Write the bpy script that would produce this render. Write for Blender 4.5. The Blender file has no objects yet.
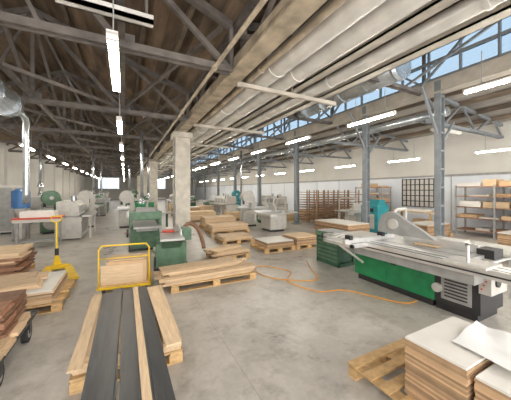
import bpy, bmesh, math, random
from mathutils import Vector, Matrix
random.seed(7)
R=random.uniform
# ------------------------------------------------------------------ materials
def newmat(name):
    m=bpy.data.materials.new(name); m.use_nodes=True
    nt=m.node_tree; b=nt.nodes['Principled BSDF']
    return m,nt,b
def mat(name,col,rough=.5,metal=0,var=.12,scale=6,isl=0.0,bump=0,stretch=(1,1,1),spec=.5):
    m,nt,b=newmat(name)
    N=nt.nodes; L=nt.links
    tc=N.new('ShaderNodeTexCoord'); mp=N.new('ShaderNodeMapping'); mp.inputs['Scale'].default_value=stretch
    L.new(tc.outputs['Object'],mp.inputs['Vector'])
    no=N.new('ShaderNodeTexNoise'); no.inputs['Scale'].default_value=scale; no.inputs['Detail'].default_value=5
    L.new(mp.outputs[0],no.inputs['Vector'])
    mr=N.new('ShaderNodeMapRange'); mr.inputs['From Min'].default_value=.3; mr.inputs['From Max'].default_value=.7
    mr.inputs['To Min'].default_value=1-var; mr.inputs['To Max'].default_value=1+var*.5
    L.new(no.outputs['Fac'],mr.inputs['Value'])
    hs=N.new('ShaderNodeHueSaturation'); hs.inputs['Color'].default_value=(*col,1)
    if isl>0:
        ge=N.new('ShaderNodeNewGeometry'); m2=N.new('ShaderNodeMapRange')
        m2.inputs['To Min'].default_value=1-isl; m2.inputs['To Max'].default_value=1+isl*.4
        L.new(ge.outputs['Random Per Island'],m2.inputs['Value'])
        mu=N.new('ShaderNodeMath'); mu.operation='MULTIPLY'
        L.new(mr.outputs[0],mu.inputs[0]); L.new(m2.outputs[0],mu.inputs[1]); L.new(mu.outputs[0],hs.inputs['Value'])
    else: L.new(mr.outputs[0],hs.inputs['Value'])
    L.new(hs.outputs[0],b.inputs['Base Color'])
    b.inputs['Roughness'].default_value=rough; b.inputs['Metallic'].default_value=metal
    b.inputs['Specular IOR Level'].default_value=spec
    if bump:
        bp=N.new('ShaderNodeBump'); bp.inputs['Strength'].default_value=bump; bp.inputs['Distance'].default_value=.01
        L.new(no.outputs['Fac'],bp.inputs['Height']); L.new(bp.outputs[0],b.inputs['Normal'])
    return m
def emis(name,col,s):
    m,nt,b=newmat(name); b.inputs['Emission Color'].default_value=(*col,1); b.inputs['Emission Strength'].default_value=s
    b.inputs['Base Color'].default_value=(*col,1); return m
WY=mat('wood_pine_y',(.78,.58,.37),.6,var=.2,scale=4,isl=.22,stretch=(12,1,12))
WX=mat('wood_pine_x',(.74,.54,.34),.6,var=.2,scale=4,isl=.25,stretch=(1,12,12))
PAL=mat('wood_pallet',(.7,.46,.22),.75,var=.25,scale=4,isl=.3,stretch=(4,4,8))
MDF=mat('mdf_edge',(.58,.38,.22),.7,var=.15,scale=10,isl=.5)
BROWN=mat('wood_brown',(.33,.17,.1),.6,var=.3,scale=5,isl=.45,stretch=(2,2,8))
RACKM=mat('rack_wood',(.36,.22,.13),.6,var=.2,scale=5,isl=.3)
WHITEB=mat('white_laminate',(.8,.77,.72),.35,var=.06,isl=.12)
BLK=mat('dark_laminate',(.09,.093,.1),.38,var=.35,scale=3,isl=.5,stretch=(10,1,10))
GRN=mat('paint_green',(.015,.24,.09),.35,var=.25)
DGRN=mat('paint_darkgreen',(.05,.14,.085),.45,var=.3)
MGRN=mat('paint_machinegreen',(.12,.22,.14),.45,var=.3)
GREY=mat('paint_grey',(.36,.36,.35),.45,var=.2)
LGREY=mat('paint_lightgrey',(.58,.56,.52),.4,var=.15)
DK=mat('paint_black',(.03,.03,.032),.45,var=.3)
ALU=mat('aluminium',(.75,.75,.74),.3,.6,var=.1)
IRON=mat('cast_iron_table',(.52,.52,.51),.3,.4,var=.15)
YEL=mat('paint_yellow',(.82,.55,.02),.4,var=.15)
RED=mat('paint_red',(.6,.08,.04),.4,var=.1)
TEAL=mat('paint_teal',(.03,.28,.32),.4,var=.1)
BLUE=mat('paint_blue',(.05,.17,.42),.4,var=.1)
CARD=mat('cardboard',(.6,.41,.24),.8,var=.12)
CREAM=mat('cream_paint',(.7,.65,.56),.65,var=.25,scale=3,bump=.1)
GIRD=mat('girder_paint',(.5,.42,.31),.6,var=.45,scale=3)
PIPEW=mat('pipe_white_paint',(.8,.78,.74),.25,.2,var=.2,scale=2.5)
TRAYM=mat('tray_beige',(.54,.49,.42),.45,var=.25,scale=2.5)
GALV=mat('galvanised',(.56,.6,.63),.25,.75,var=.25,scale=3)
STEEL=mat('truss_paint',(.16,.14,.125),.6,var=.4,scale=4)
STEELB=mat('column_bluegrey',(.25,.275,.295),.5,var=.25,scale=4)
CEIL=mat('ceiling_boards',(.22,.155,.105),.8,var=.5,scale=1.6,isl=.45,stretch=(3,.6,3))
CEILR=mat('ceiling_panels_right',(.48,.45,.41),.8,var=.3,scale=1.6,isl=.2,stretch=(3,.6,3))
PUR=mat('purlin_wood',(.22,.17,.125),.75,var=.4,scale=2,stretch=(4,1,4),isl=.3)
WALLL=mat('wall_plaster',(.68,.66,.62),.8,var=.06,scale=1.5)
WALLW=mat('wall_white_panel',(.8,.84,.9),.5,var=.05,scale=1)
PAPER=mat('paper_white',(.88,.88,.88),.5,var=.04)
ORG=mat('cable_orange',(.8,.38,.06),.5)
RUB=mat('rubber',(.03,.03,.03),.8)
LAMP=emis('lamp_tube',(1,.94,.83),64)
GLOW=emis('end_window_glass',(.8,.9,1),1.5)
gm,nt,b=newmat('window_glass'); nt.nodes.remove(b)
tr=nt.nodes.new('ShaderNodeBsdfTransparent'); tr.inputs[0].default_value=(.37,.44,.505,1)
gl=nt.nodes.new('ShaderNodeBsdfGlossy'); gl.inputs['Roughness'].default_value=.05
mx=nt.nodes.new('ShaderNodeMixShader'); mx.inputs[0].default_value=.05
nt.links.new(tr.outputs[0],mx.inputs[1]); nt.links.new(gl.outputs[0],mx.inputs[2])
nt.links.new(mx.outputs[0],nt.nodes['Material Output'].inputs[0]); GLASS=gm
# floor concrete
fm,nt,b=newmat('concrete_floor'); N=nt.nodes; L=nt.links
tc=N.new('ShaderNodeTexCoord')
n1=N.new('ShaderNodeTexNoise'); n1.inputs['Scale'].default_value=.6; n1.inputs['Detail'].default_value=10; n1.inputs['Roughness'].default_value=.72; n1.inputs['Distortion'].default_value=.4
n2=N.new('ShaderNodeTexNoise'); n2.inputs['Scale'].default_value=14; n2.inputs['Detail'].default_value=6
n3=N.new('ShaderNodeTexNoise'); n3.inputs['Scale'].default_value=2.6; n3.inputs['Detail'].default_value=7; n3.inputs['Roughness'].default_value=.7
for n_ in (n1,n2,n3): L.new(tc.outputs['Object'],n_.inputs[0])
cr=N.new('ShaderNodeValToRGB'); cr.color_ramp.elements[0].position=.3; cr.color_ramp.elements[0].color=(.4,.37,.33,1)
cr.color_ramp.elements[1].position=.66; cr.color_ramp.elements[1].color=(.72,.68,.62,1)
L.new(n1.outputs['Fac'],cr.inputs[0])
cs=N.new('ShaderNodeValToRGB'); cs.color_ramp.elements[0].position=.33; cs.color_ramp.elements[0].color=(.62,.6,.57,1)
cs.color_ramp.elements[1].position=.5; cs.color_ramp.elements[1].color=(1,1,1,1); L.new(n3.outputs['Fac'],cs.inputs[0])
mixc=N.new('ShaderNodeMix'); mixc.data_type='RGBA'; mixc.blend_type='MULTIPLY'; mixc.inputs[0].default_value=.25
L.new(cr.outputs[0],mixc.inputs[6]); L.new(n2.outputs['Fac'],mixc.inputs[7])
mixs=N.new('ShaderNodeMix'); mixs.data_type='RGBA'; mixs.blend_type='MULTIPLY'; mixs.inputs[0].default_value=.8
L.new(mixc.outputs[2],mixs.inputs[6]); L.new(cs.outputs[0],mixs.inputs[7])
bk=N.new('ShaderNodeTexBrick'); bk.offset=0; bk.inputs['Scale'].default_value=1; bk.inputs['Mortar Size'].default_value=.005
bk.inputs['Brick Width'].default_value=4.0; bk.inputs['Row Height'].default_value=6.0
bk.inputs['Color1'].default_value=(1,1,1,1); bk.inputs['Color2'].default_value=(.98,.98,.98,1); bk.inputs['Mortar'].default_value=(.78,.76,.74,1)
mp=N.new('ShaderNodeMapping'); mp.inputs['Location'].default_value=(2.9,.6,0); L.new(tc.outputs['Object'],mp.inputs[0]); L.new(mp.outputs[0],bk.inputs[0])
mixd=N.new('ShaderNodeMix'); mixd.data_type='RGBA'; mixd.blend_type='MULTIPLY'; mixd.inputs[0].default_value=1
L.new(mixs.outputs[2],mixd.inputs[6]); L.new(bk.outputs[0],mixd.inputs[7]); L.new(mixd.outputs[2],b.inputs['Base Color'])
mr=N.new('ShaderNodeMapRange'); mr.inputs['To Min'].default_value=.15; mr.inputs['To Max'].default_value=.5
L.new(n1.outputs['Fac'],mr.inputs[0]); L.new(mr.outputs[0],b.inputs['Roughness'])
FLOOR=fm
# ------------------------------------------------------------------ mesh builder
class MB:
    def __init__(s): s.bm=bmesh.new(); s.m=[]
    def mi(s,m):
        if m not in s.m: s.m.append(m)
        return s.m.index(m)
    def box(s,a,b,m,rz=0,piv=None,rot=None):
        i=s.mi(m); (x0,y0,z0),(x1,y1,z1)=a,b
        P=[Vector(p) for p in ((x0,y0,z0),(x1,y0,z0),(x1,y1,z0),(x0,y1,z0),(x0,y0,z1),(x1,y0,z1),(x1,y1,z1),(x0,y1,z1))]
        if rz or rot:
            c=Vector(piv) if piv else (Vector(a)+Vector(b))/2
            M=rot if rot else Matrix.Rotation(rz,3,'Z')
            P=[c+M@(p-c) for p in P]
        V=[s.bm.verts.new(p) for p in P]
        for f in ((0,3,2,1),(4,5,6,7),(0,1,5,4),(1,2,6,5),(2,3,7,6),(3,0,4,7)):
            s.bm.faces.new([V[k] for k in f]).material_index=i
        return s
    def bar(s,p0,p1,w,h,m):
        p0,p1=Vector(p0),Vector(p1); d=p1-p0; L=d.length; q=d.to_track_quat('Y','Z').to_matrix(); i=s.mi(m)
        V=[]
        for y in (0,L):
            for x,z in ((-w/2,-h/2),(w/2,-h/2),(w/2,h/2),(-w/2,h/2)):
                V.append(s.bm.verts.new(p0+q@Vector((x,y,z))))
        for f in ((0,1,2,3),(7,6,5,4),(0,4,5,1),(1,5,6,2),(2,6,7,3),(3,7,4,0)):
            s.bm.faces.new([V[k] for k in f]).material_index=i
        return s
    def cyl(s,p0,p1,r,m,seg=14,r2=None):
        p0,p1=Vector(p0),Vector(p1); r2=r if r2 is None else r2; q=(p1-p0).to_track_quat('Z','Y').to_matrix(); i=s.mi(m)
        ring=lambda p,rr:[s.bm.verts.new(p+q@Vector((rr*math.cos(2*math.pi*k/seg),rr*math.sin(2*math.pi*k/seg),0))) for k in range(seg)]
        A,B=ring(p0,r),ring(p1,r2)
        for k in range(seg):
            f=s.bm.faces.new((A[k],A[(k+1)%seg],B[(k+1)%seg],B[k])); f.material_index=i; f.smooth=True
        for p,rr,rev in ((p0,r,1),(p1,r2,0)):
            if rr>.001:
                C=ring(p,rr)
                if rev: C.reverse()
                s.bm.faces.new(C).material_index=i
        return s
    def tube(s,pts,r,m,seg=10,sub=0):
        pts=[Vector(p) for p in pts]
        if sub:
            out=[]; n=len(pts)
            for k in range(n-1):
                p0,p1,p2,p3=pts[max(k-1,0)],pts[k],pts[k+1],pts[min(k+2,n-1)]
                for j in range(sub):
                    t=j/sub
                    out.append(.5*((2*p1)+(p2-p0)*t+(2*p0-5*p1+4*p2-p3)*t*t+(3*p1-p0-3*p2+p3)*t**3))
            out.append(pts[-1]); pts=out
        i=s.mi(m); prev=None; up=Vector((0,0,1))
        for k,p in enumerate(pts):
            d=(pts[min(k+1,len(pts)-1)]-pts[max(k-1,0)]).normalized()
            a=d.cross(up)
            if a.length<.05: a=lastA if k else d.cross(Vector((0,1,0)))
            a=(a-d*a.dot(d)).normalized(); lastA=a; up=a.cross(d).normalized()
            b_=up
            ring=[s.bm.verts.new(p+a*r*math.cos(2*math.pi*j/seg)+b_*r*math.sin(2*math.pi*j/seg)) for j in range(seg)]
            if prev:
                for j in range(seg):
                    f=s.bm.faces.new((prev[j],prev[(j+1)%seg],ring[(j+1)%seg],ring[j])); f.material_index=i; f.smooth=True
            else: s.bm.faces.new(ring).material_index=i
            prev=ring
        s.bm.faces.new(prev).material_index=i
        return s
    def prism(s,poly,axis,a,b,m):
        i=s.mi(m)
        def P(u,v,w): return (w,u,v) if axis=='X' else ((u,w,v) if axis=='Y' else (u,v,w))
        A=[s.bm.verts.new(P(u,v,a)) for u,v in poly]; B=[s.bm.verts.new(P(u,v,b)) for u,v in poly]
        n=len(poly)
        s.bm.faces.new(A).material_index=i; s.bm.faces.new(B[::-1]).material_index=i
        for k in range(n): s.bm.faces.new((A[k],A[(k+1)%n],B[(k+1)%n],B[k])).material_index=i
        return s
    def build(s,name,loc=(0,0,0),rz=0,bevel=0):
        bmesh.ops.recalc_face_normals(s.bm,faces=s.bm.faces)
        me=bpy.data.meshes.new(name); s.bm.to_mesh(me); s.bm.free()
        for m in s.m: me.materials.append(m)
        o=bpy.data.objects.new(name,me); bpy.context.scene.collection.objects.link(o)
        o.location=loc; o.rotation_euler=(0,0,rz)
        if bevel:
            bv=o.modifiers.new('bev','BEVEL'); bv.width=bevel; bv.segments=2; bv.limit_method='ANGLE'; bv.angle_limit=math.radians(50)
        return o
def inst(o,loc,rz=0):
    c=o.copy(); bpy.context.scene.collection.objects.link(c); c.location=loc; c.rotation_euler=(0,0,rz); return c
YB,YE=-3.0,56.0
XL,XR,XC,XM=-6.5,14.0,2.1,8.5
# ------------------------------------------------------------------ shell
MB().box((XL-.2,YB,-.15),(XR+.2,YE+.2,0),FLOOR).build('floor')
w=MB(); w.box((XL-.2,YB,0),(XL,YE,5.0),WALLL)
for y in [k*4.0+.8 for k in range(14)]: w.box((XL,y-.2,0),(XL+.15,y+.2,4.6),WALLL)
w.build('wall_left')
w=MB(); w.box((XR,YB,0),(XR+.2,YE,4.8),WALLL); w.box((XR-.06,YB,0),(XR,YE,2.55),WALLW)
for k in range(24): w.box((XR-.075,YB+k*2.4,0),(XR-.06,YB+k*2.4+.03,2.55),GREY)
w.box((XR-.1,YB,2.55),(XR,YE,2.65),GREY)
w.build('wall_right')
MB().box((XL,YE,0),(XR,YE+.2,7.6),WALLL).build('wall_end')
w=MB()
for x0,x1 in ((-4.5,-1.),(4,7.5)):
    w.box((x0,YE-.04,2.2),(x1,YE-.02,4.2),GLOW)
    for k in range(6): w.box((x0+(x1-x0)*k/5-.04,YE-.08,2.2),(x0+(x1-x0)*k/5+.04,YE-.03,4.2),LGREY)
w.build('window_1')
def slope(mb,xa,za,xb,zb,n,m,th=.06):
    for k in range(n):
        t0,t1=k/n,(k+1)/n
        for j in range(8):
            y0=YB+(YE-YB)*j/8; y1=YB+(YE-YB)*(j+1)/8
            pa=(xa+(xb-xa)*t0,za+(zb-za)*t0); pb=(xa+(xb-xa)*t1,za+(zb-za)*t1)
            mb.prism([(pa[0],pa[1]),(pb[0],pb[1]),(pb[0],pb[1]+th),(pa[0],pa[1]+th)],'Y',y0,y1,m)
AX,AZ=-2.2,7.0
c=MB()
slope(c,XL-.2,4.75,AX,AZ,14,CEIL); slope(c,AX,AZ,XC,5.35,14,CEIL); slope(c,XC,5.35,XM,7.1,16,CEIL)
slope(c,XM,5.25,XR+.2,4.7,10,CEILR)
c.build('ceiling')
def zl(x):
    if x<AX: return 4.75+(AZ-4.75)*(x-XL+.2)/(AX-XL+.2)
    if x<XC: return AZ+(5.35-AZ)*(x-AX)/(XC-AX)
    return 5.35+(7.1-5.35)*(x-XC)/(XM-XC)
B=4.3
p=MB()
for x in (-5.8,-4.9,-4,-3.1,-2.25,-1.4,-.5,.4,1.2,2.6,3.6,4.6,5.6,6.6,7.6):
    z=zl(x)-.1; p.box((x-.05,YB,z-.09),(x+.05,YE,z+.09),PUR)
for x in (9.5,10.6,11.8,13):
    z=5.25-.55*(x-8.5)/5.7-.1; p.box((x-.05,YB,z-.08),(x+.05,YE,z+.08),PUR)
for x in (-4.3,AX,-.05): p.box((x-.05,YB,B+.06),(x+.05,YE,B+.16),STEEL)
p.build('roof_purlins')
w=MB(); w.box((XM-.01,YB,5.35),(XM+.01,YE,6.95),GLASS); w.build('window_2')
w=MB()
for z in (5.3,5.85,6.4,6.97): w.box((XM-.05,YB,z-.04),(XM+.05,YE,z+.04),STEELB)
y=YB
while y<YE: w.box((XM-.04,y-.025,5.3),(XM+.04,y+.025,7),STEELB); y+=.85
w.build('trim_1')
# ------------------------------------------------------------------ trusses
t=MB()
def seg(mb,a,b,w=.09): mb.bar((a[0],0,a[1]),(b[0],0,b[1]),w,w,STEEL)
nod=[(-6.4,B),(-4.3,B),(AX,B),(-.05,B),(1.9,B)]
top=[(-6.4,4.75),(-4.3,zl(-4.3)-.25),(AX,AZ-.28),(-.05,zl(-.05)-.25),(1.9,5.2)]
for o in (-.07,.07):
    t.bar((-6.4,o,B),(1.9,o,B),.05,.12,STEEL)
for a,b_ in zip(top,top[1:]): seg(t,a,b_,.14)
for a,b_ in zip(nod,top): seg(t,a,b_,.08)
seg(t,nod[0],top[1]);seg(t,nod[1],top[2],.1);seg(t,nod[3],top[2],.1);seg(t,nod[4],top[3]);
seg(t,(-3.2,B),top[2],.06); seg(t,(-1.1,B),top[2],.06)
for n_ in nod[1:4]: t.box((n_[0]-.2,-.02,B-.06),(n_[0]+.2,.02,B+.22),STEEL)
T1=t.build('roof_truss',(0,.8,0))
t=MB(); B2=4.95
for o in (-.06,.06): t.bar((2.2,o,B2),(XM,o,B2),.05,.1,STEEL)
tp=[(2.2,5.3),(4.3,zl(4.3)-.25),(6.4,zl(6.4)-.25),(XM,6.9)]; nd=[(2.2,B2),(4.3,B2),(6.4,B2),(XM,B2)]
for a,b_ in zip(tp,tp[1:]): seg(t,a,b_,.12)
for a,b_ in zip(nd,tp): seg(t,a,b_,.08)
seg(t,nd[1],tp[2]);seg(t,nd[2],tp[1],.07);seg(t,nd[2],tp[3])
for o in (-.05,.05): t.bar((XM,o,4.1),(XR,o,4.1),.05,.1,STEELB)
t.bar((XM,0,5.1),(XR,0,4.6),.1,.1,STEELB)
xs=[XM+ (XR-XM)*k/5 for k in range(6)]
for k in range(5):
    a=(xs[k],0,4.1 if k%2 else 5.05); b_=(xs[k+1],0,4.1 if (k+1)%2 else 5.1-.5*(k+1)/5); t.bar(a,b_,.06,.06,STEELB)
T2=t.build('roof_truss',(0,.8,0))
for k in range(1,14):
    inst(T1,(0,.8+4*k,0)); inst(T2,(0,.8+4*k,0))
t=MB(); y0=0
t.bar((AX,y0,AZ-.4),(AX,y0+4,B),.08,.08,STEEL); t.bar((1.7,y0,5.1),(-.05,y0+4,B+.1),.07,.07,STEEL)
t.bar((-4.3,y0,B+.1),(-.05,y0+4,B+.1),.07,.07,STEEL); t.bar((-4.3,y0,5.7),(-4.3,y0+4,B),.07,.07,STEEL)
TB1=t.build('truss_bracing',(0,4.8,0))
t=MB(); t.bar((XM-.3,y0,6.8),(7.5,y0+4,5.0),.06,.06,STEELB); t.bar((XM-.12,y0,5.2),(XM-.12,y0+2,6.9),.06,.06,STEELB); t.bar((XM-.12,y0+4,5.2),(XM-.12,y0+2,6.9),.06,.06,STEELB)
TB2=t.build('truss_bracing',(0,.8,0))
for k in range(1,12):
    if k>1: inst(TB1,(0,.8+4*k,0))
    inst(TB2,(0,.8+4*k,0))
# girder + columns
g=MB(); g.box((1.95,YB,4.3),(2.2,YE,4.56),GIRD); g.box((1.9,YB,4.27),(2.25,YE,4.32),GIRD); g.box((1.98,YB,5.15),(2.18,YE,5.3),STEEL)
y=YB
k=0
while y<YE-1:
    g.bar((2.08,y,4.6 if k%2 else 5.15),(2.08,y+1,5.15 if k%2 else 4.6),.06,.08,STEEL); y+=1; k+=1
g.build('roof_girder')
for y in (11.0,23,35,47):
    q=MB(); q.box((-.3,-.32,0),(.3,.32,4.05),CREAM); q.box((-.38,-.4,4.05),(.38,.4,4.27),CREAM); q.box((-.34,-.36,0),(.34,.36,.3),GREY)
    q.box((-.34,.0,1.2),(-.3,.25,1.7),LGREY); q.cyl((-.34,-.2,0),(-.34,-.2,4.0),.03,GREY)
    q.build('concrete_column',(2.12,y,0),bevel=.01)
for y in (4.35,7.0,11.6,16,20.5,25,30,35,40,45):
    q=MB(); q.box((-.11,-.09,0),(-.09,.09,5.2),STEELB); q.box((.09,-.09,0),(.11,.09,5.2),STEELB); q.box((-.09,-.01,0),(.09,.01,5.2),STEELB)
    for z in range(9): q.box((-.1,-.085,.3+z*.55),(.1,-.075,.36+z*.55),STEELB)
    q.box((-.2,-.18,0),(.2,.18,.05),GREY)
    q.bar((0,0,3.4),(-.9,0,4.85),.06,.06,STEELB); q.bar((0,0,3.2),(.8,0,4.05),.06,.06,STEELB)
    q.build('steel_column',(XM,y,0))
q=MB(); q.box((XM-.1,YB,4.85),(XM+.1,YE,5.25),TRAYM); q.box((XM-.18,YB,4.83),(XM+.18,YE,4.87),TRAYM); q.build('roof_girder')
# ------------------------------------------------------------------ pipes
def pipe(name,x,z,r,m,y0=YB,y1=54):
    q=MB(); q.cyl((x,y0,z),(x,y1,z),r,m,22)
    y=y0+1.6
    while y<y1: q.cyl((x,y,z),(x,y+.06,z),r+.018,m,22); y+=3.0
    return q.build(name)
pipe('heating_pipe',2.88,4.55,.24,PIPEW); pipe('heating_pipe',3.42,4.52,.2,PIPEW)
pipe('heating_pipe',4.38,4.5,.14,PIPEW); pipe('heating_pipe',2.5,4.38,.06,GIRD); pipe('water_pipe',1.5,4.2,.035,GIRD)
for x,wd,h in ((3.9,.26,.22),(4.9,.26,.24)):
    q=MB(); q.box((x-wd/2,YB,4.45),(x+wd/2,YE-2,4.48),TRAYM); q.box((x-wd/2,YB,4.45),(x-wd/2+.03,YE-2,4.45+h),TRAYM); q.box((x+wd/2-.03,YB,4.45),(x+wd/2,YE-2,4.45+h),TRAYM)
    q.build('cable_tray')
for k in range(12):
    y=1.2+4*k
    q=MB(); q.box((2.2,-.04,4.2),(5.1,.04,4.29),TRAYM)
    for x in (2.3,3.67,5.06): q.box((x-.025,-.025,4.29),(x+.025,.025,5.3),STEEL)
    q.build('pipe_hanger',(0,y,0))
q=MB(); q.box((-.75,3.76,4.18),(.35,3.88,4.24),PIPEW); q.box((-.75,3.76,4.18),(.35,3.78,4.3),PIPEW); q.box((-.75,3.86,4.18),(.35,3.88,4.3),PIPEW)
q.box((-.7,3.8,4.24),(-.67,3.83,5.9),STEEL); q.box((.25,3.8,4.24),(.28,3.83,5.8),STEEL); q.build('cable_tray')
q=MB(); q.box((-1.75,3.76,4.32),(-1.2,3.9,4.42),PIPEW); q.box((-1.7,3.8,4.42),(-1.67,3.83,6.6),STEEL); q.box((-1.3,3.8,4.42),(-1.27,3.83,6.5),STEEL); q.build('cable_tray')
q=MB(); q.tube([(-2.5,YB,3.95),(-2.5,8.2,3.95)],.29,GALV,24)
for k in range(12): q.cyl((-2.5,-2.5+k*.95,3.95),(-2.5,-2.45+k*.95,3.95),.31,GALV,24)
q.cyl((-2.5,8.2,3.95),(-2.5,8.7,3.95),.29,GALV,24,r2=.12)
q.tube([(-2.5,8.6,3.95),(-2.5,9.2,3.95),(-2.55,9.6,3.85),(-2.6,9.75,3.6),(-2.6,9.8,3.0),(-2.6,9.8,1.5)],.08,GALV,14,sub=4)
q.build('extraction_duct')
q=MB(); q.tube([(6.5,4.2,5.2),(6.5,5.4,5.2),(6.5,8.5,5.2)],.37,GALV,24)
for k in range(5): q.cyl((6.5,4.3+k*.95,5.2),(6.5,4.35+k*.95,5.2),.39,GALV,24)
q.tube([(6.5,4.6,5.35),(6.52,4.5,5.7),(6.55,4.5,6.15)],.3,GALV,20,sub=3)
q.build('ventilation_duct')
q=MB(); q.tube([(9.3,4.5,4.45),(9.3,9,4.45),(9.3,30,4.45)],.16,GALV,16); q.build('ventilation_duct')
for x,y,z0 in ((-4.8,12.0,1.9),(-3.6,15.5,2.3),(.6,11.2,1.6),(1.2,16,1.7),(-1.7,18,1.9),(.3,21,1.7),(-1.8,25,1.9),(6.2,14,1.7),(10.9,9,1.9),(-4.9,21,1.8)):
    q=MB(); q.tube([(x,y,z0),(x,y,3.0),(x,y,4.25)],.06,GALV,12); q.cyl((x,y,z0-.25),(x,y,z0),.13,GALV,12,r2=.06); q.build('dust_extraction_pipe')
# ------------------------------------------------------------------ lamps
f=MB(); f.box((-.055,-.8,.03),(.055,.8,.07),WHITEB)
for x in (-.028,.028): f.cyl((x,-.77,.0),(x,.77,.0),.019,LAMP,8)
for y in (-.8,.77): f.box((-.055,y,-.03),(.055,y+.03,.05),WHITEB)
for y in (-.5,.5): f.cyl((0,y,.07),(0,y,.75),.008,GREY,6)
F=f.build('fluorescent_lamp',(-.12,3.85,3.5))
for k in range(1,14): inst(F,(-.12,3.85+3.5*k,3.5))
for k in range(11): inst(F,(-3.5,9.7+3.6*k,3.6))
for y in [2.0]+[5.15+3.5*k for k in range(13)]: inst(F,(6.4,y,3.95))
for k in range(12): inst(F,(11.8,4.0+3.6*k,3.3))
for k in range(10): inst(F,(4.6,14+3.6*k,3.4))
f=MB(); f.box((-.7,-.12,0),(.7,.12,.07),WHITEB); f.box((-.68,-.09,-.03),(.68,.09,0),WHITEB); f.cyl((-.5,0,.07),(-.5,0,.3),.01,GREY,6); f.cyl((.5,0,.07),(.5,0,.3),.01,GREY,6)
f.build('unlit_lamp_fixture',(9.4,4.6,3.8))
# ------------------------------------------------------------------ wood stacks / pallets
def pallet(x0,y0,x1,y1,z=0,rz=0,along='X'):
    cx,cy=(x0+x1)/2,(y0+y1)/2; w,l=x1-x0,y1-y0
    q=MB()
    if along=='Y': w,l=l,w
    for s in (-1,0,1):
        yy=s*(l/2-.05); q.box((-w/2,yy-.05,0),(w/2,yy+.05,.018),PAL)
        for t_ in (-1,0,1): q.box((t_*(w/2-.07)-.07,yy-.045,.018),(t_*(w/2-.07)+.07,yy+.045,.1),PAL)
    for t_ in (-1,0,1): q.box((t_*(w/2-.07)-.06,-l/2,.1),(t_*(w/2-.07)+.06,l/2,.118),PAL)
    n=max(4,int(l/.17))
    for k in range(n):
        yy=-l/2+.05+(l-.1)*k/(n-1); q.box((-w/2,yy-.05,.118),(w/2,yy+.05,.138),PAL)
    return q.build('wooden_pallet',(cx,cy,z),rz+(math.pi/2 if along=='Y' else 0))
def stack(name,x0,y0,x1,y1,z0,nl,th,nw,m,along='Y',jit=.03,rz=0,top=None,gap=.006):
    cx,cy=(x0+x1)/2,(y0+y1)/2; W,L_=x1-x0,y1-y0; q=MB()
    for k in range(nl):
        mm=top if (top and k==nl-1) else (random.choice(m) if isinstance(m,list) else m)
        z=z0+k*th; 
        if along=='Y':
            for j in range(nw):
                a=-W/2+W*j/nw; e=R(-jit,jit); e2=R(-jit,jit); s_=R(-jit,jit)*.15
                q.box((a+gap+s_,-L_/2+e,z),(a+W/nw-gap+s_,L_/2+e2,z+th*.93),mm)
        else:
            for j in range(nw):
                a=-L_/2+L_*j/nw; e=R(-jit,jit); e2=R(-jit,jit); s_=R(-jit,jit)*.15
                q.box((-W/2+e,a+gap+s_,z),(W/2+e2,a+L_/nw-gap+s_,z+th*.93),mm)
    return q.build(name,(cx,cy,0),rz)
# A foreground boards
pallet(-.46,2.88,.57,4.6)
stack('pine_board_stack',-.45,2.95,-.26,4.6,.14,4,.035,1,WY,jit=.05)
stack('pine_board_stack',.36,2.9,.56,4.6,.14,4,.035,1,WY,jit=.02)
q=MB()
q.box((-.24,2.9,.14),(.34,4.55,.26),WY)
q.box((-.26,2.2,.262),(-.06,4.6,.284),BLK)
q.box((-.04,2.1,.262),(.34,4.6,.284),BLK)
q.box((-.3,2.15,.286),(-.17,4.55,.31),BLK,rz=.0)
q.box((-.19,1.9,.311),(-.06,4.62,.333),BLK,rz=-.02)
q.box((-.025,1.95,.286),(.1,4.6,.308),BLK)
q.box((.115,1.9,.286),(.185,4.65,.31),WY)
q.box((.2,2.0,.286),(.33,4.6,.31),BLK,rz=.01)
q.box((.345,2.75,.281),(.5,4.55,.3),WY,rz=.03)
q.box((-.44,2.75,.281),(-.33,4.6,.3),WY,rz=-.02)
q.build('dark_laminate_planks')
# B trolley
q=MB(); q.box((-.42,-.3,.17),(.42,.45,.21),PAL); q.box((-.44,-.32,.13),(.44,.47,.17),YEL)
for x in (-.35,.35):
    for y in (-.22,.36):
        q.cyl((x-.02,y,.065),(x+.02,y,.065),.065,RUB,16); q.box((x-.03,y-.03,.1),(x+.03,y+.03,.14),GREY)
q.tube([(-.41,-.31,.15),(-.41,-.31,.6),(-.41,-.31,.84),(-.36,-.31,.91),(.36,-.31,.91),(.41,-.31,.84),(.41,-.31,.6),(.41,-.31,.15)],.014,YEL,10)
q.tube([(-.41,-.31,.68),(.41,-.31,.68)],.01,YEL,8)
q.box((-.3,-.26,.21),(.36,.3,.6),CARD); q.box((-.27,-.2,.6),(.33,.25,.615),WX); q.box((-.38,-.29,.21),(.3,-.265,.55),WX)
q.build('platform_trolley',(.03,5.5,0),-.12)
# C
pallet(.75,4.85,2.5,5.7); stack('pine_board_stack',.62,4.9,2.5,5.65,.14,3,.04,5,WX,'X',.12,rz=.03,gap=.01)
stack('pine_board_stack',.7,5.1,2.3,5.6,.262,2,.035,3,WX,'X',.1,rz=.08)
# D
pallet(2.1,6.4,3.1,7.2,rz=.1); stack('board_stack',2.05,6.4,3.05,7.15,.14,3,.03,4,[WX,BROWN,WX],'X',.1,rz=.1)
stack('board_stack',2.0,6.6,2.9,7.0,.232,2,.03,2,WX,'X',.1,rz=.35)
pallet(3.0,8.3,4.2,9.3); stack('board_stack',3.0,8.3,4.1,9.2,.14,4,.03,3,[MDF,WX],'X',.06,top=WX)
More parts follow.
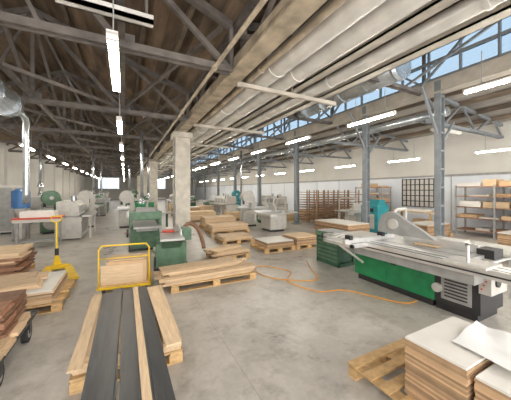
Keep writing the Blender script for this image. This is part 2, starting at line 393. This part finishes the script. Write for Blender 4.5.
# E
pallet(3.7,6.6,4.8,7.6); pallet(4.85,6.6,5.9,7.6)
stack('panel_stack',3.8,6.65,4.78,7.5,.14,7,.025,1,MDF,'Y',.02,top=WHITEB); stack('panel_stack',4.9,6.65,5.8,7.55,.14,9,.025,1,MDF,'Y',.03,top=WY)
for (x0,y0,x1,y1,n,m) in ((3.2,10.3,5.0,11.2,10,WX),(3.4,12,5.1,13,16,WX),(5.6,14.6,7.2,15.6,14,WX),(3.3,15,5,16.1,18,WX),(3,18.5,5,19.5,20,MDF),(5.2,20.2,7.0,21.2,18,WX),(10.2,5.6,11.9,6.6,16,MDF),(7.0,6.5,8.2,8.4,20,MDF),(8.9,2.1,10.4,3.2,24,MDF),(-4.6,9.2,-3.4,10.0,12,WX),(3.2,22,5,23,24,WX),(9.9,12.6,11,13.4,20,WX),(11.6,13.2,13,14.2,24,MDF),(8.9,13,9.5,14.5,16,WX)):
    pallet(x0,y0,x1,y1)
    stack('board_stack',x0+.05,y0+.05,x1-.05,y1-.05,.14,n,.026,2 if m is WX else 1,m,'X',.04,top=WHITEB if m is MDF else WX)
# G
pallet(2.04,.35,3.1,1.9,along='X')
stack('mdf_panel_stack',2.17,.93,2.95,1.385,.14,25,.0195,1,MDF,'Y',.006,top=WHITEB,gap=.001)
stack('mdf_panel_stack',2.2,.4,2.98,.9,.14,23,.0195,1,MDF,'Y',.006,top=WHITEB,gap=.001)
q=MB(); i=q.mi(PAPER); n=14; G=[[None]*n for _ in range(n)]
for a in range(n):
    for b_ in range(n):
        x=a/(n-1); y=b_/(n-1)
        z=.015*math.sin(5*x+2*y)**2+.03*math.sin(6*y-2*x)**2*x+.02*max(0,x-.7)
        G[a][b_]=q.bm.verts.new((2.38+.55*x+.04*y,.6+.55*y+.05*x,.632+z))
for a in range(n-1):
    for b_ in range(n-1):
        ff=q.bm.faces.new((G[a][b_],G[a+1][b_],G[a+1][b_+1],G[a][b_+1])); ff.smooth=True
q.build('paper_sheet')
# H left cart
q=MB(); q.box((-.65,-.7,.26),(.56,.62,.298),DK); 
for x in (-.5,.5):
    for y in (-.45,.4):
        q.cyl((x-.03,y,.11),(x+.03,y,.11),.11,RUB,20); q.cyl((x-.035,y,.11),(x+.035,y,.11),.06,GREY,16); q.box((x-.045,y-.04,.11),(x+.045,y+.04,.26),DK)
q.build('board_cart',(-1.6,3.75,0))
stack('board_stack',-2.5,3.0,-1.05,4.15,.3,2,.04,4,WX,'X',.04)
stack('board_stack',-2.3,3.5,-1.12,4.2,.38,9,.03,2,BROWN,'X',.03)
stack('board_stack',-2.4,3.0,-1.35,3.45,.38,6,.03,2,[WX,BROWN],'X',.04,top=WX)
# I
pallet(-2.2,4.95,-.88,6.15); stack('panel_stack',-2.3,5.0,-1.0,6.1,.14,8,.025,1,[MDF,WX],'X',.03,top=WHITEB); stack('pine_board_stack',-2.0,5.1,-1.25,5.9,.345,3,.03,2,WX,'X',.1,rz=.15)
pallet(-3.4,6.9,-1.95,8.0); stack('board_stack',-3.4,6.9,-1.95,8.0,.14,14,.033,2,[BROWN,WX,BROWN],'X',.08,top=WX)
pallet(-4.9,5.0,-3.2,6.6); stack('board_stack',-4.9,5,-3.2,6.6,.14,9,.04,4,[WX,BROWN],'X',.1)
q=MB()
for x in (-.2,.2): q.box((x-.08,-1.1,.05),(x+.08,.05,.1),YEL); q.cyl((x-.04,-1.0,.045),(x+.04,-1.0,.045),.045,RUB,12)
q.box((-.22,.0,.05),(.22,.12,.14),YEL); q.cyl((-.05,.28,.1),(.05,.28,.1),.1,RUB,16); q.prism([(-.08,.14),(.08,.14),(.04,.34),(-.04,.34)],'Y',.1,.2,YEL); q.cyl((0,.22,.15),(0,.22,.5),.04,DK)
q.tube([(0,.22,.4),(0,.3,.8),(0,.36,1.12)],.02,YEL,10); q.tube([(0,.36,1.1),(-.1,.37,1.16),(-.1,.39,1.26),(.1,.39,1.26),(.1,.37,1.16),(0,.36,1.1)],.016,YEL,8)
q.build('pallet_jack',(-1.4,7.4,0),.25,bevel=.004)
# ------------------------------------------------------------------ sliding table saw
q=MB()
q.box((4.45,2.35,.12),(5.15,3.95,.78),GRN); q.box((4.5,2.4,0),(5.1,3.9,.12),DK)
q.box((4.442,2.45,.2),(4.45,3.1,.7),GRN); q.box((4.44,3.2,.2),(4.45,3.85,.7),GRN)
q.box((4.44,2.35,.72),(4.46,3.95,.79),LGREY); q.box((4.436,3.0,.5),(4.445,3.1,.6),DK)
q.box((4.45,1.75,.12),(5.15,2.35,.7),DK); q.box((4.5,1.8,0),(5.1,2.35,.12),DK); q.box((4.44,1.85,.2),(4.45,2.25,.6),GREY)
for k in range(6): q.box((4.43,1.9,.25+k*.05),(4.442,2.2,.27+k*.05),DK)
q.cyl((4.4,2.3,.35),(4.45,2.3,.35),.07,LGREY,18)
q.box((4.42,1.9,.84),(5.35,3.7,.89),IRON); q.box((4.5,2.0,.76),(5.2,3.6,.84),GREY)
q.box((5.35,1.7,.84),(6.25,3.2,.88),LGREY); q.box((4.5,3.7,.84),(5.3,4.5,.88),LGREY)
q.bar((4.6,4.4,.84),(4.6,3.9,.3),.04,.04,LGREY); q.bar((5.2,4.4,.84),(5.1,3.9,.3),.04,.04,LGREY)
q.box((5.95,1.9,0),(6.0,1.95,.84),LGREY); q.box((5.95,3.0,0),(6.0,3.05,.84),LGREY)
q.box((4.6,1.9,.888),(4.605,3.7,.893),DK)
q.box((4.05,1.0,.78),(4.39,4.5,.9),ALU); q.box((4.04,1.0,.82),(4.05,4.5,.84),DK); q.box((4.1,1.0,.9),(4.13,4.5,.902),DK); q.box((4.25,1.0,.9),(4.28,4.5,.902),DK)
q.box((4.15,1.7,.62),(4.45,4.0,.78),GREY); q.box((4.03,4.5,.77),(4.4,4.53,.91),DK)
q.box((3.65,3.3,.84),(3.7,4.1,.9),ALU); q.box((3.65,3.3,.84),(4.05,3.36,.9),ALU); q.box((3.65,4.05,.84),(4.05,4.1,.9),ALU); 
for k in range(4): q.box((3.7,3.45+k*.16,.85),(4.05,3.49+k*.16,.88),LGREY)
q.bar((3.75,3.75,.84),(4.4,3.7,.4),.04,.04,LGREY)
q.box((3.6,3.42,.9),(5.0,3.48,.98),ALU); q.box((3.7,3.4,.97),(3.78,3.52,1.05),DK); q.box((4.6,3.4,.97),(4.68,3.52,1.05),DK)
q.box((3.95,1.5,.9),(4.4,2.0,.93),LGREY); q.cyl((4.1,1.75,.93),(4.1,1.75,1.15),.02,ALU); q.tube([(4.1,1.75,1.12),(4.3,1.85,1.13),(4.45,1.9,1.1)],.018,DK,8)
q.box((5.0,2.0,.89),(5.06,3.2,1.02),ALU); q.cyl((4.45,1.8,.8),(6.25,1.8,.8),.025,ALU); q.box((4.95,1.78,.84),(5.25,2.0,.98),DK)
q.box((4.42,1.62,.45),(4.9,1.76,.78),LGREY); 
for k in range(4): q.cyl((4.41,1.65+.025*k,.7-.06*k),(4.42,1.65+.025*k,.7-.06*k),.012,RED,8)
q.cyl((4.6,1.6,.62),(4.6,1.62,.62),.07,DK,18)
pts=[(2.45,1.04),(3.55,1.04),(3.53,1.25),(3.45,1.4),(3.32,1.47),(3.18,1.46),(2.9,1.3),(2.65,1.17)]
q.prism(pts,'X',4.66,4.74,GREY)
q.cyl((4.62,3.2,1.24),(4.77,3.2,1.24),.1,LGREY,24)
q.tube([(5.5,3.5,.8),(5.5,3.5,1.4),(5.4,3.45,1.5),(4.9,3.3,1.5),(4.7,3.25,1.42)],.03,LGREY,12)
q.box((5.42,3.42,0),(5.58,3.58,.8),GREY)
q.build('sliding_table_saw',bevel=.006)
q=MB(); q.box((4.77,2.5,.895),(4.92,2.9,.915),WX,rz=.05); q.box((5.2,2.45,.895),(5.85,2.85,.935),WHITEB,rz=.1); q.build('panel_offcuts')
q=MB(); q.box((-.28,-.4,0),(.28,.4,.08),DGRN)
for x in (-.25,.25):
    for y in (-.37,.37): q.box((x-.03,y-.03,0),(x+.03,y+.03,.8),DGRN)
q.box((-.3,-.42,.7),(-.25,.42,.82),MGRN); q.box((.25,-.42,.7),(.3,.42,.82),MGRN)
for k in range(8): q.cyl((-.26,-.36+k*.103,.8),(.26,-.36+k*.103,.8),.035,GREY,12)
for k in range(6): q.box((-.285,-.35,.1+k*.1),(-.265,.35,.15+k*.1),MGRN)
q.box((-.26,-.36,.1),(.26,.36,.66),DGRN)
q.build('roller_conveyor',(4.9,5.0,0),bevel=.004)
# ------------------------------------------------------------------ machines
def planer(loc,rz,body,acc=GREY,name='thickness_planer',s=1):
    q=MB(); q.box((-.45,-.4,.05),(.45,.4,.7),body); q.box((-.5,-.45,0),(.5,.45,.06),DK); q.box((-.38,-.95,.74),(.38,.95,.8),IRON); q.box((-.3,-.9,.66),(.3,.9,.74),acc)
    q.box((-.48,-.35,.95),(.48,.35,1.2),body); q.box((-.48,-.3,.7),(-.4,.3,.95),body); q.box((.4,-.3,.7),(.48,.3,.95),body)
    q.prism([(-.35,1.2),(.35,1.2),(.15,1.32),(-.15,1.32)],'X',-.3,.3,acc); q.box((.46,.1,.8),(.52,.35,1.1),LGREY); q.cyl((-.5,0,.5),(-.56,0,.5),.13,DK,20); q.cyl((-.56,.1,.5),(-.62,.1,.5),.015,RED,8)
    q.box((-.49,-.25,.15),(-.45,.25,.55),acc)
    return q.build(name,loc,rz,bevel=.012)
def jointer(loc,rz,body,acc=GREY):
    q=MB(); q.box((-.35,-.5,.05),(.35,.5,.62),body); q.box((-.4,-.55,0),(.4,.55,.06),DK); q.prism([(-.95,.74),(-.5,.5),(.5,.5),(.95,.74)],'X',-.22,.22,body)
    q.box((-.26,-1.0,.76),(.26,-.04,.81),IRON); q.box((-.26,.04,.76),(.26,1.0,.81),IRON); q.cyl((-.26,0,.77),(.26,0,.77),.04,DK,12)
    q.box((.2,-.6,.81),(.23,.6,.95),ALU); q.box((-.36,-.3,.15),(-.35,.3,.5),acc); q.box((.28,-.25,.62),(.5,.25,.9),body); q.cyl((-.35,.35,.3),(-.42,.35,.3),.08,LGREY,18)
    q.tube([(.1,.3,.4),(.3,.9,.5),(.55,1.15,.85),(.85,1.15,.72),(1.0,1.0,.3),(1.02,.9,.12)],.06,BROWN,12,sub=5)
    q.box((-.2,-.1,.82),(.1,.12,.86),RED)
    return q.build('surface_planer',loc,rz,bevel=.01)
def bandsaw(loc,rz,body):
    q=MB(); q.box((-.35,-.3,0),(.35,.3,.08),DK); q.box((-.38,-.18,.08),(.3,.2,.85),body); q.box((.12,-.14,.85),(.34,.18,1.5),body)
    q.cyl((-.03,-.17,1.55),(-.03,.19,1.55),.33,body,28); q.cyl((-.03,-.19,1.55),(-.03,-.17,1.55),.08,LGREY,16); q.cyl((-.03,-.19,.45),(-.03,-.17,.45),.3,LGREY,28)
    q.box((-.55,-.35,.9),(.14,.35,.95),IRON); q.cyl((-.25,0,.95),(-.25,0,1.4),.02,ALU); q.box((-.3,-.04,1.15),(-.2,.04,1.4),DK); q.box((-.45,.2,.95),(.1,.24,1.05),ALU)
    return q.build('band_saw',loc,rz,bevel=.012)
def bander(loc,rz,L_=3,body=LGREY,acc=GREY,name='edge_banding_machine'):
    q=MB(); q.box((-.4,-L_/2,.05),(.35,L_/2,.85),body); q.box((-.35,-L_/2+.05,0),(.3,L_/2-.05,.06),DK); q.box((-.75,-L_/2,.86),(-.35,L_/2,.92),IRON)
    q.prism([(-.3,.9),(.4,.9),(.4,1.45),(-.12,1.45),(-.3,1.3)],'Y',-L_/2+.2,L_/2-.1,body); q.box((-.42,-L_/2,.86),(.35,L_/2,.92),acc)
    n=int(L_/.7)
    for k in range(n):
        y=-L_/2+.35+k*(L_-.5)/n; q.box((-.31,y,1.0),(-.29,y+.45,1.25),acc); q.box((-.41,y,.2),(-.4,y+.5,.75),acc)
    q.box((-.45,-L_/2-.02,1.1),(-.2,-L_/2+.18,1.6),LGREY); q.box((-.46,-L_/2,1.3),(-.45,-L_/2+.16,1.5),DK)
    for y in (-L_/2+.3,L_/2-.3): q.box((-.7,y,0),(-.64,y+.06,.86),body)
    q.cyl((0,0,1.45),(0,0,1.65),.1,GALV,14); q.box((-.4,-L_/2,.6),(-.405,L_/2,.66),RED)
    return q.build(name,loc,rz,bevel=.01)
def tsaw(loc,rz,body,name='table_saw'):
    q=MB(); q.box((-.4,-.45,.1),(.4,.45,.8),body); q.box((-.35,-.4,0),(.35,.4,.1),DK); q.box((-.5,-.7,.82),(.5,.7,.87),IRON); q.box((-.85,-1.2,.78),(-.52,1.2,.87),ALU); q.box((.5,-.5,.82),(1.1,.5,.86),LGREY)
    q.prism([(-.3,.95),(.35,.95),(.3,1.15),(.05,1.28),(-.2,1.15)],'X',-.04,.04,LGREY); q.tube([(.9,.3,.86),(.9,.3,1.4),(.8,.25,1.5),(.1,.05,1.5),(.0,.0,1.25)],.03,LGREY,10)
    q.box((.85,.25,0),(.95,.35,.86),body); q.box((.2,-.5,.87),(.25,.5,.96),ALU); q.box((-.8,.3,.87),(.1,.34,.95),ALU); q.box((-.41,-.3,.2),(-.4,.3,.7),LGREY)
    return q.build(name,loc,rz,bevel=.01)
jointer((1.05,6.9,0),-.1,MGRN,DGRN)
planer((.6,9.2,0),0,MGRN,GREY); tsaw((.9,12.6,0),0,DGRN); bandsaw((.1,14.6,0),0,LGREY)
planer((1.0,16,0),0,GRN,GREY); planer((.5,18.5,0),0,DGRN); bander((1.2,21.5,0),0,3,MGRN); bandsaw((.8,25.5,0),0,MGRN); planer((.9,29,0),0,LGREY)
bander((-1.9,12.9,0),math.pi,2.2); bandsaw((-1.75,15.6,0),0,LGREY); bander((-2.2,18.6,0),math.pi,3,LGREY); planer((-1.8,22,0),0,GREY); bander((-2.0,26,0),math.pi,3,MGRN); bander((-2.2,33,0),math.pi,5,LGREY)
tsaw((-3.4,21.5,0),0,LGREY); planer((-3.4,17.2,0),0,GREY,RED); bander((-5.0,18.7,0),0,3,GREY); bandsaw((-2.9,14.2,0),.4,MGRN)
tsaw((6.2,10.3,0),0,LGREY,'table_saw'); tsaw((7.3,12.9,0),0,GRN); bander((6.6,18,0),0,3,LGREY); bander((9.9,16.5,0),0,3,LGREY); bandsaw((8.0,19,0),0,TEAL)
tsaw((10.2,8.9,0),1.57,LGREY); tsaw((7.2,24,0),0,MGRN); bander((4.4,26,0),0,4,LGREY); bandsaw((5.8,12.2,0),0,LGREY); planer((5.9,26,0),0,MGRN)
q=MB(); q.box((-.6,-.4,.85),(.6,.4,.95),LGREY); q.box((-.62,-.42,.95),(.62,.42,1.0),RED)
for x in (-.5,.5):
    for y in (-.3,.3): q.box((x-.04,y-.04,0),(x+.04,y+.04,.85),GREY)
q.box((-.5,-.3,.2),(.5,.3,.25),GREY); q.box((-.45,-.3,1.0),(.45,.3,1.2),WHITEB); q.build('veneer_press',(-2.55,10.95,0),bevel=.01)
q=MB(); q.box((-.45,-.35,.08),(.45,.35,2.1),LGREY); q.box((-.42,-.32,0),(.42,.32,.08),DK); q.box((-.42,-.36,.15),(-.01,-.35,2.0),GREY); q.box((.01,-.36,.15),(.42,-.35,2.0),GREY); q.cyl((.05,-.37,1),(.05,-.36,1),.03,DK); q.box((.1,-.37,1.4),(.35,-.355,1.65),DK)
q.build('electrical_cabinet',(-4.35,15.0,0),.1,bevel=.01)
q=MB(); q.cyl((0,0,1.2),(0,0,1.85),.28,BLUE,20); q.cyl((0,0,.8),(0,0,1.2),.1,LGREY,20,r2=.28); q.cyl((0,0,1.85),(0,0,1.95),.28,BLUE,20,r2=.12); q.cyl((0,0,.05),(0,0,.8),.22,LGREY,18)
for a in range(4): q.box((.27*math.cos(a*1.57+.78)-.02,.27*math.sin(a*1.57+.78)-.02,0),(.27*math.cos(a*1.57+.78)+.02,.27*math.sin(a*1.57+.78)+.02,1.25),GREY)
q.build('dust_collector',(-3.55,12.8,0))
q=MB(); q.box((-.35,-.4,.1),(.35,.4,1.25),TEAL); q.prism([(-.3,1.25),(.3,1.25),(.15,1.5),(-.15,1.5)],'Y',-.35,.35,TEAL); q.box((-.3,-.35,0),(.3,.35,.1),DK); q.box((-.36,-.25,.3),(-.35,.25,.9),LGREY); q.box((-.36,-.2,1.0),(-.35,.2,1.15),DK)
q.build('dust_collector',(9.4,7.3,0),bevel=.01)
def rack(loc,rz=0,L_=1.6,n=12,H=1.9):
    q=MB()
    for x in (-.4,.4):
        for y in (-L_/2,0,L_/2): q.box((x-.025,y-.025,.1),(x+.025,y+.025,H),RACKM)
    for k in range(n):
        z=.2+k*(H-.2)/n
        for x in (-.4,.4): q.box((x-.02,-L_/2,z),(x+.02,L_/2,z+.03),RACKM)
        for y in (-L_/2,-L_/4,0,L_/4,L_/2): q.box((-.4,y-.012,z),(.4,y+.012,z+.025),RACKM)
    for x in (-.4,.4):
        for y in (-L_/2,L_/2): q.cyl((x-.02,y,.05),(x+.02,y,.05),.05,RUB,10)
    return q.build('drying_rack',loc,rz)
rack((9.4,11.3,0)); rack((10.4,11.1,0),0); rack((11.4,11.0,0))
def shelf(loc,L_=2.6,H=2.1):
    q=MB()
    for x in (-.4,.4):
        for y in (-L_/2,0,L_/2): q.box((x-.03,y-.03,0),(x+.03,y+.03,H),GREY)
    for z in (.25,.75,1.2,1.65,2.05):
        q.box((-.42,-L_/2,z-.04),(.42,L_/2,z),BROWN)
        y=-L_/2+.08
        while y<L_/2-.5:
            l=R(.35,.8); h=R(.05,.28); 
            if y+l<L_/2: q.box((-.36,y,z),(.36,y+l,z+h),random.choice([WHITEB,CARD,WY,MDF,BROWN,LGREY,WY]))
            y+=l+.08
    return q.build('storage_shelf',loc)
shelf((13.2,4.6,0)); shelf((13.2,1.8,0)); shelf((13.2,10.4,0),1.8)
q=MB(); q.box((13.9,7.1,1.0),(13.935,9.0,2.5),WALLL)
for k in range(9): q.box((13.86,7.1+k*.235,1.0),(13.9,7.14+k*.235,2.5),DK)
for k in range(6): q.box((13.86,7.1,1.0+k*.29),(13.9,9.02,1.04+k*.29),DK)
q.build('window_3')
for (x,y,l) in ((12.7,7.6,2),(12.6,12.3,.9)):
    q=MB(); q.box((-.4,-l/2,.82),(.4,l/2,.88),WY)
    for a in (-.35,.35):
        for b_ in (-l/2+.1,l/2-.1): q.box((a-.035,b_-.035,0),(a+.035,b_+.035,.82),PAL)
    q.box((-.38,-l/2+.1,.25),(.38,l/2-.1,.28),PAL); q.box((-.3,-l/3,.88),(.2,l/4,.98),WHITEB); q.box((-.2,-l/3,.28),(.2,0,.5),CARD)
    q.build('workbench',(x,y,0))
q=MB(); q.tube([(4.4,2.6,.03),(4.1,2.7,.015),(3.7,3.5,.012),(3.2,3.7,.012),(3.0,4.4,.012),(3.4,4.9,.012),(3.0,5.6,.012),(2.7,5.2,.012),(2.9,4.6,.012),(3.6,4.2,.012),(4.0,4.9,.012),(4.3,5.4,.012)],.011,ORG,8,sub=8); q.build('power_cable')
# ------------------------------------------------------------------ light
w=bpy.data.worlds.new('World'); bpy.context.scene.world=w; w.use_nodes=True
bg=w.node_tree.nodes['Background']; bg.inputs[0].default_value=(1,.975,.94,1); bg.inputs[1].default_value=4.2
cam=bpy.data.cameras.new('cam'); co=bpy.data.objects.new('camera',cam); bpy.context.scene.collection.objects.link(co)
cam.sensor_width=36; cam.lens=36*255/511; cam.shift_y=-10/511; cam.clip_start=.05; cam.clip_end=300
co.location=(0,0,1.9); co.rotation_euler=(math.radians(90),0,math.radians(-27.1))
bpy.context.scene.camera=co
bpy.context.scene.view_settings.view_transform='Standard'
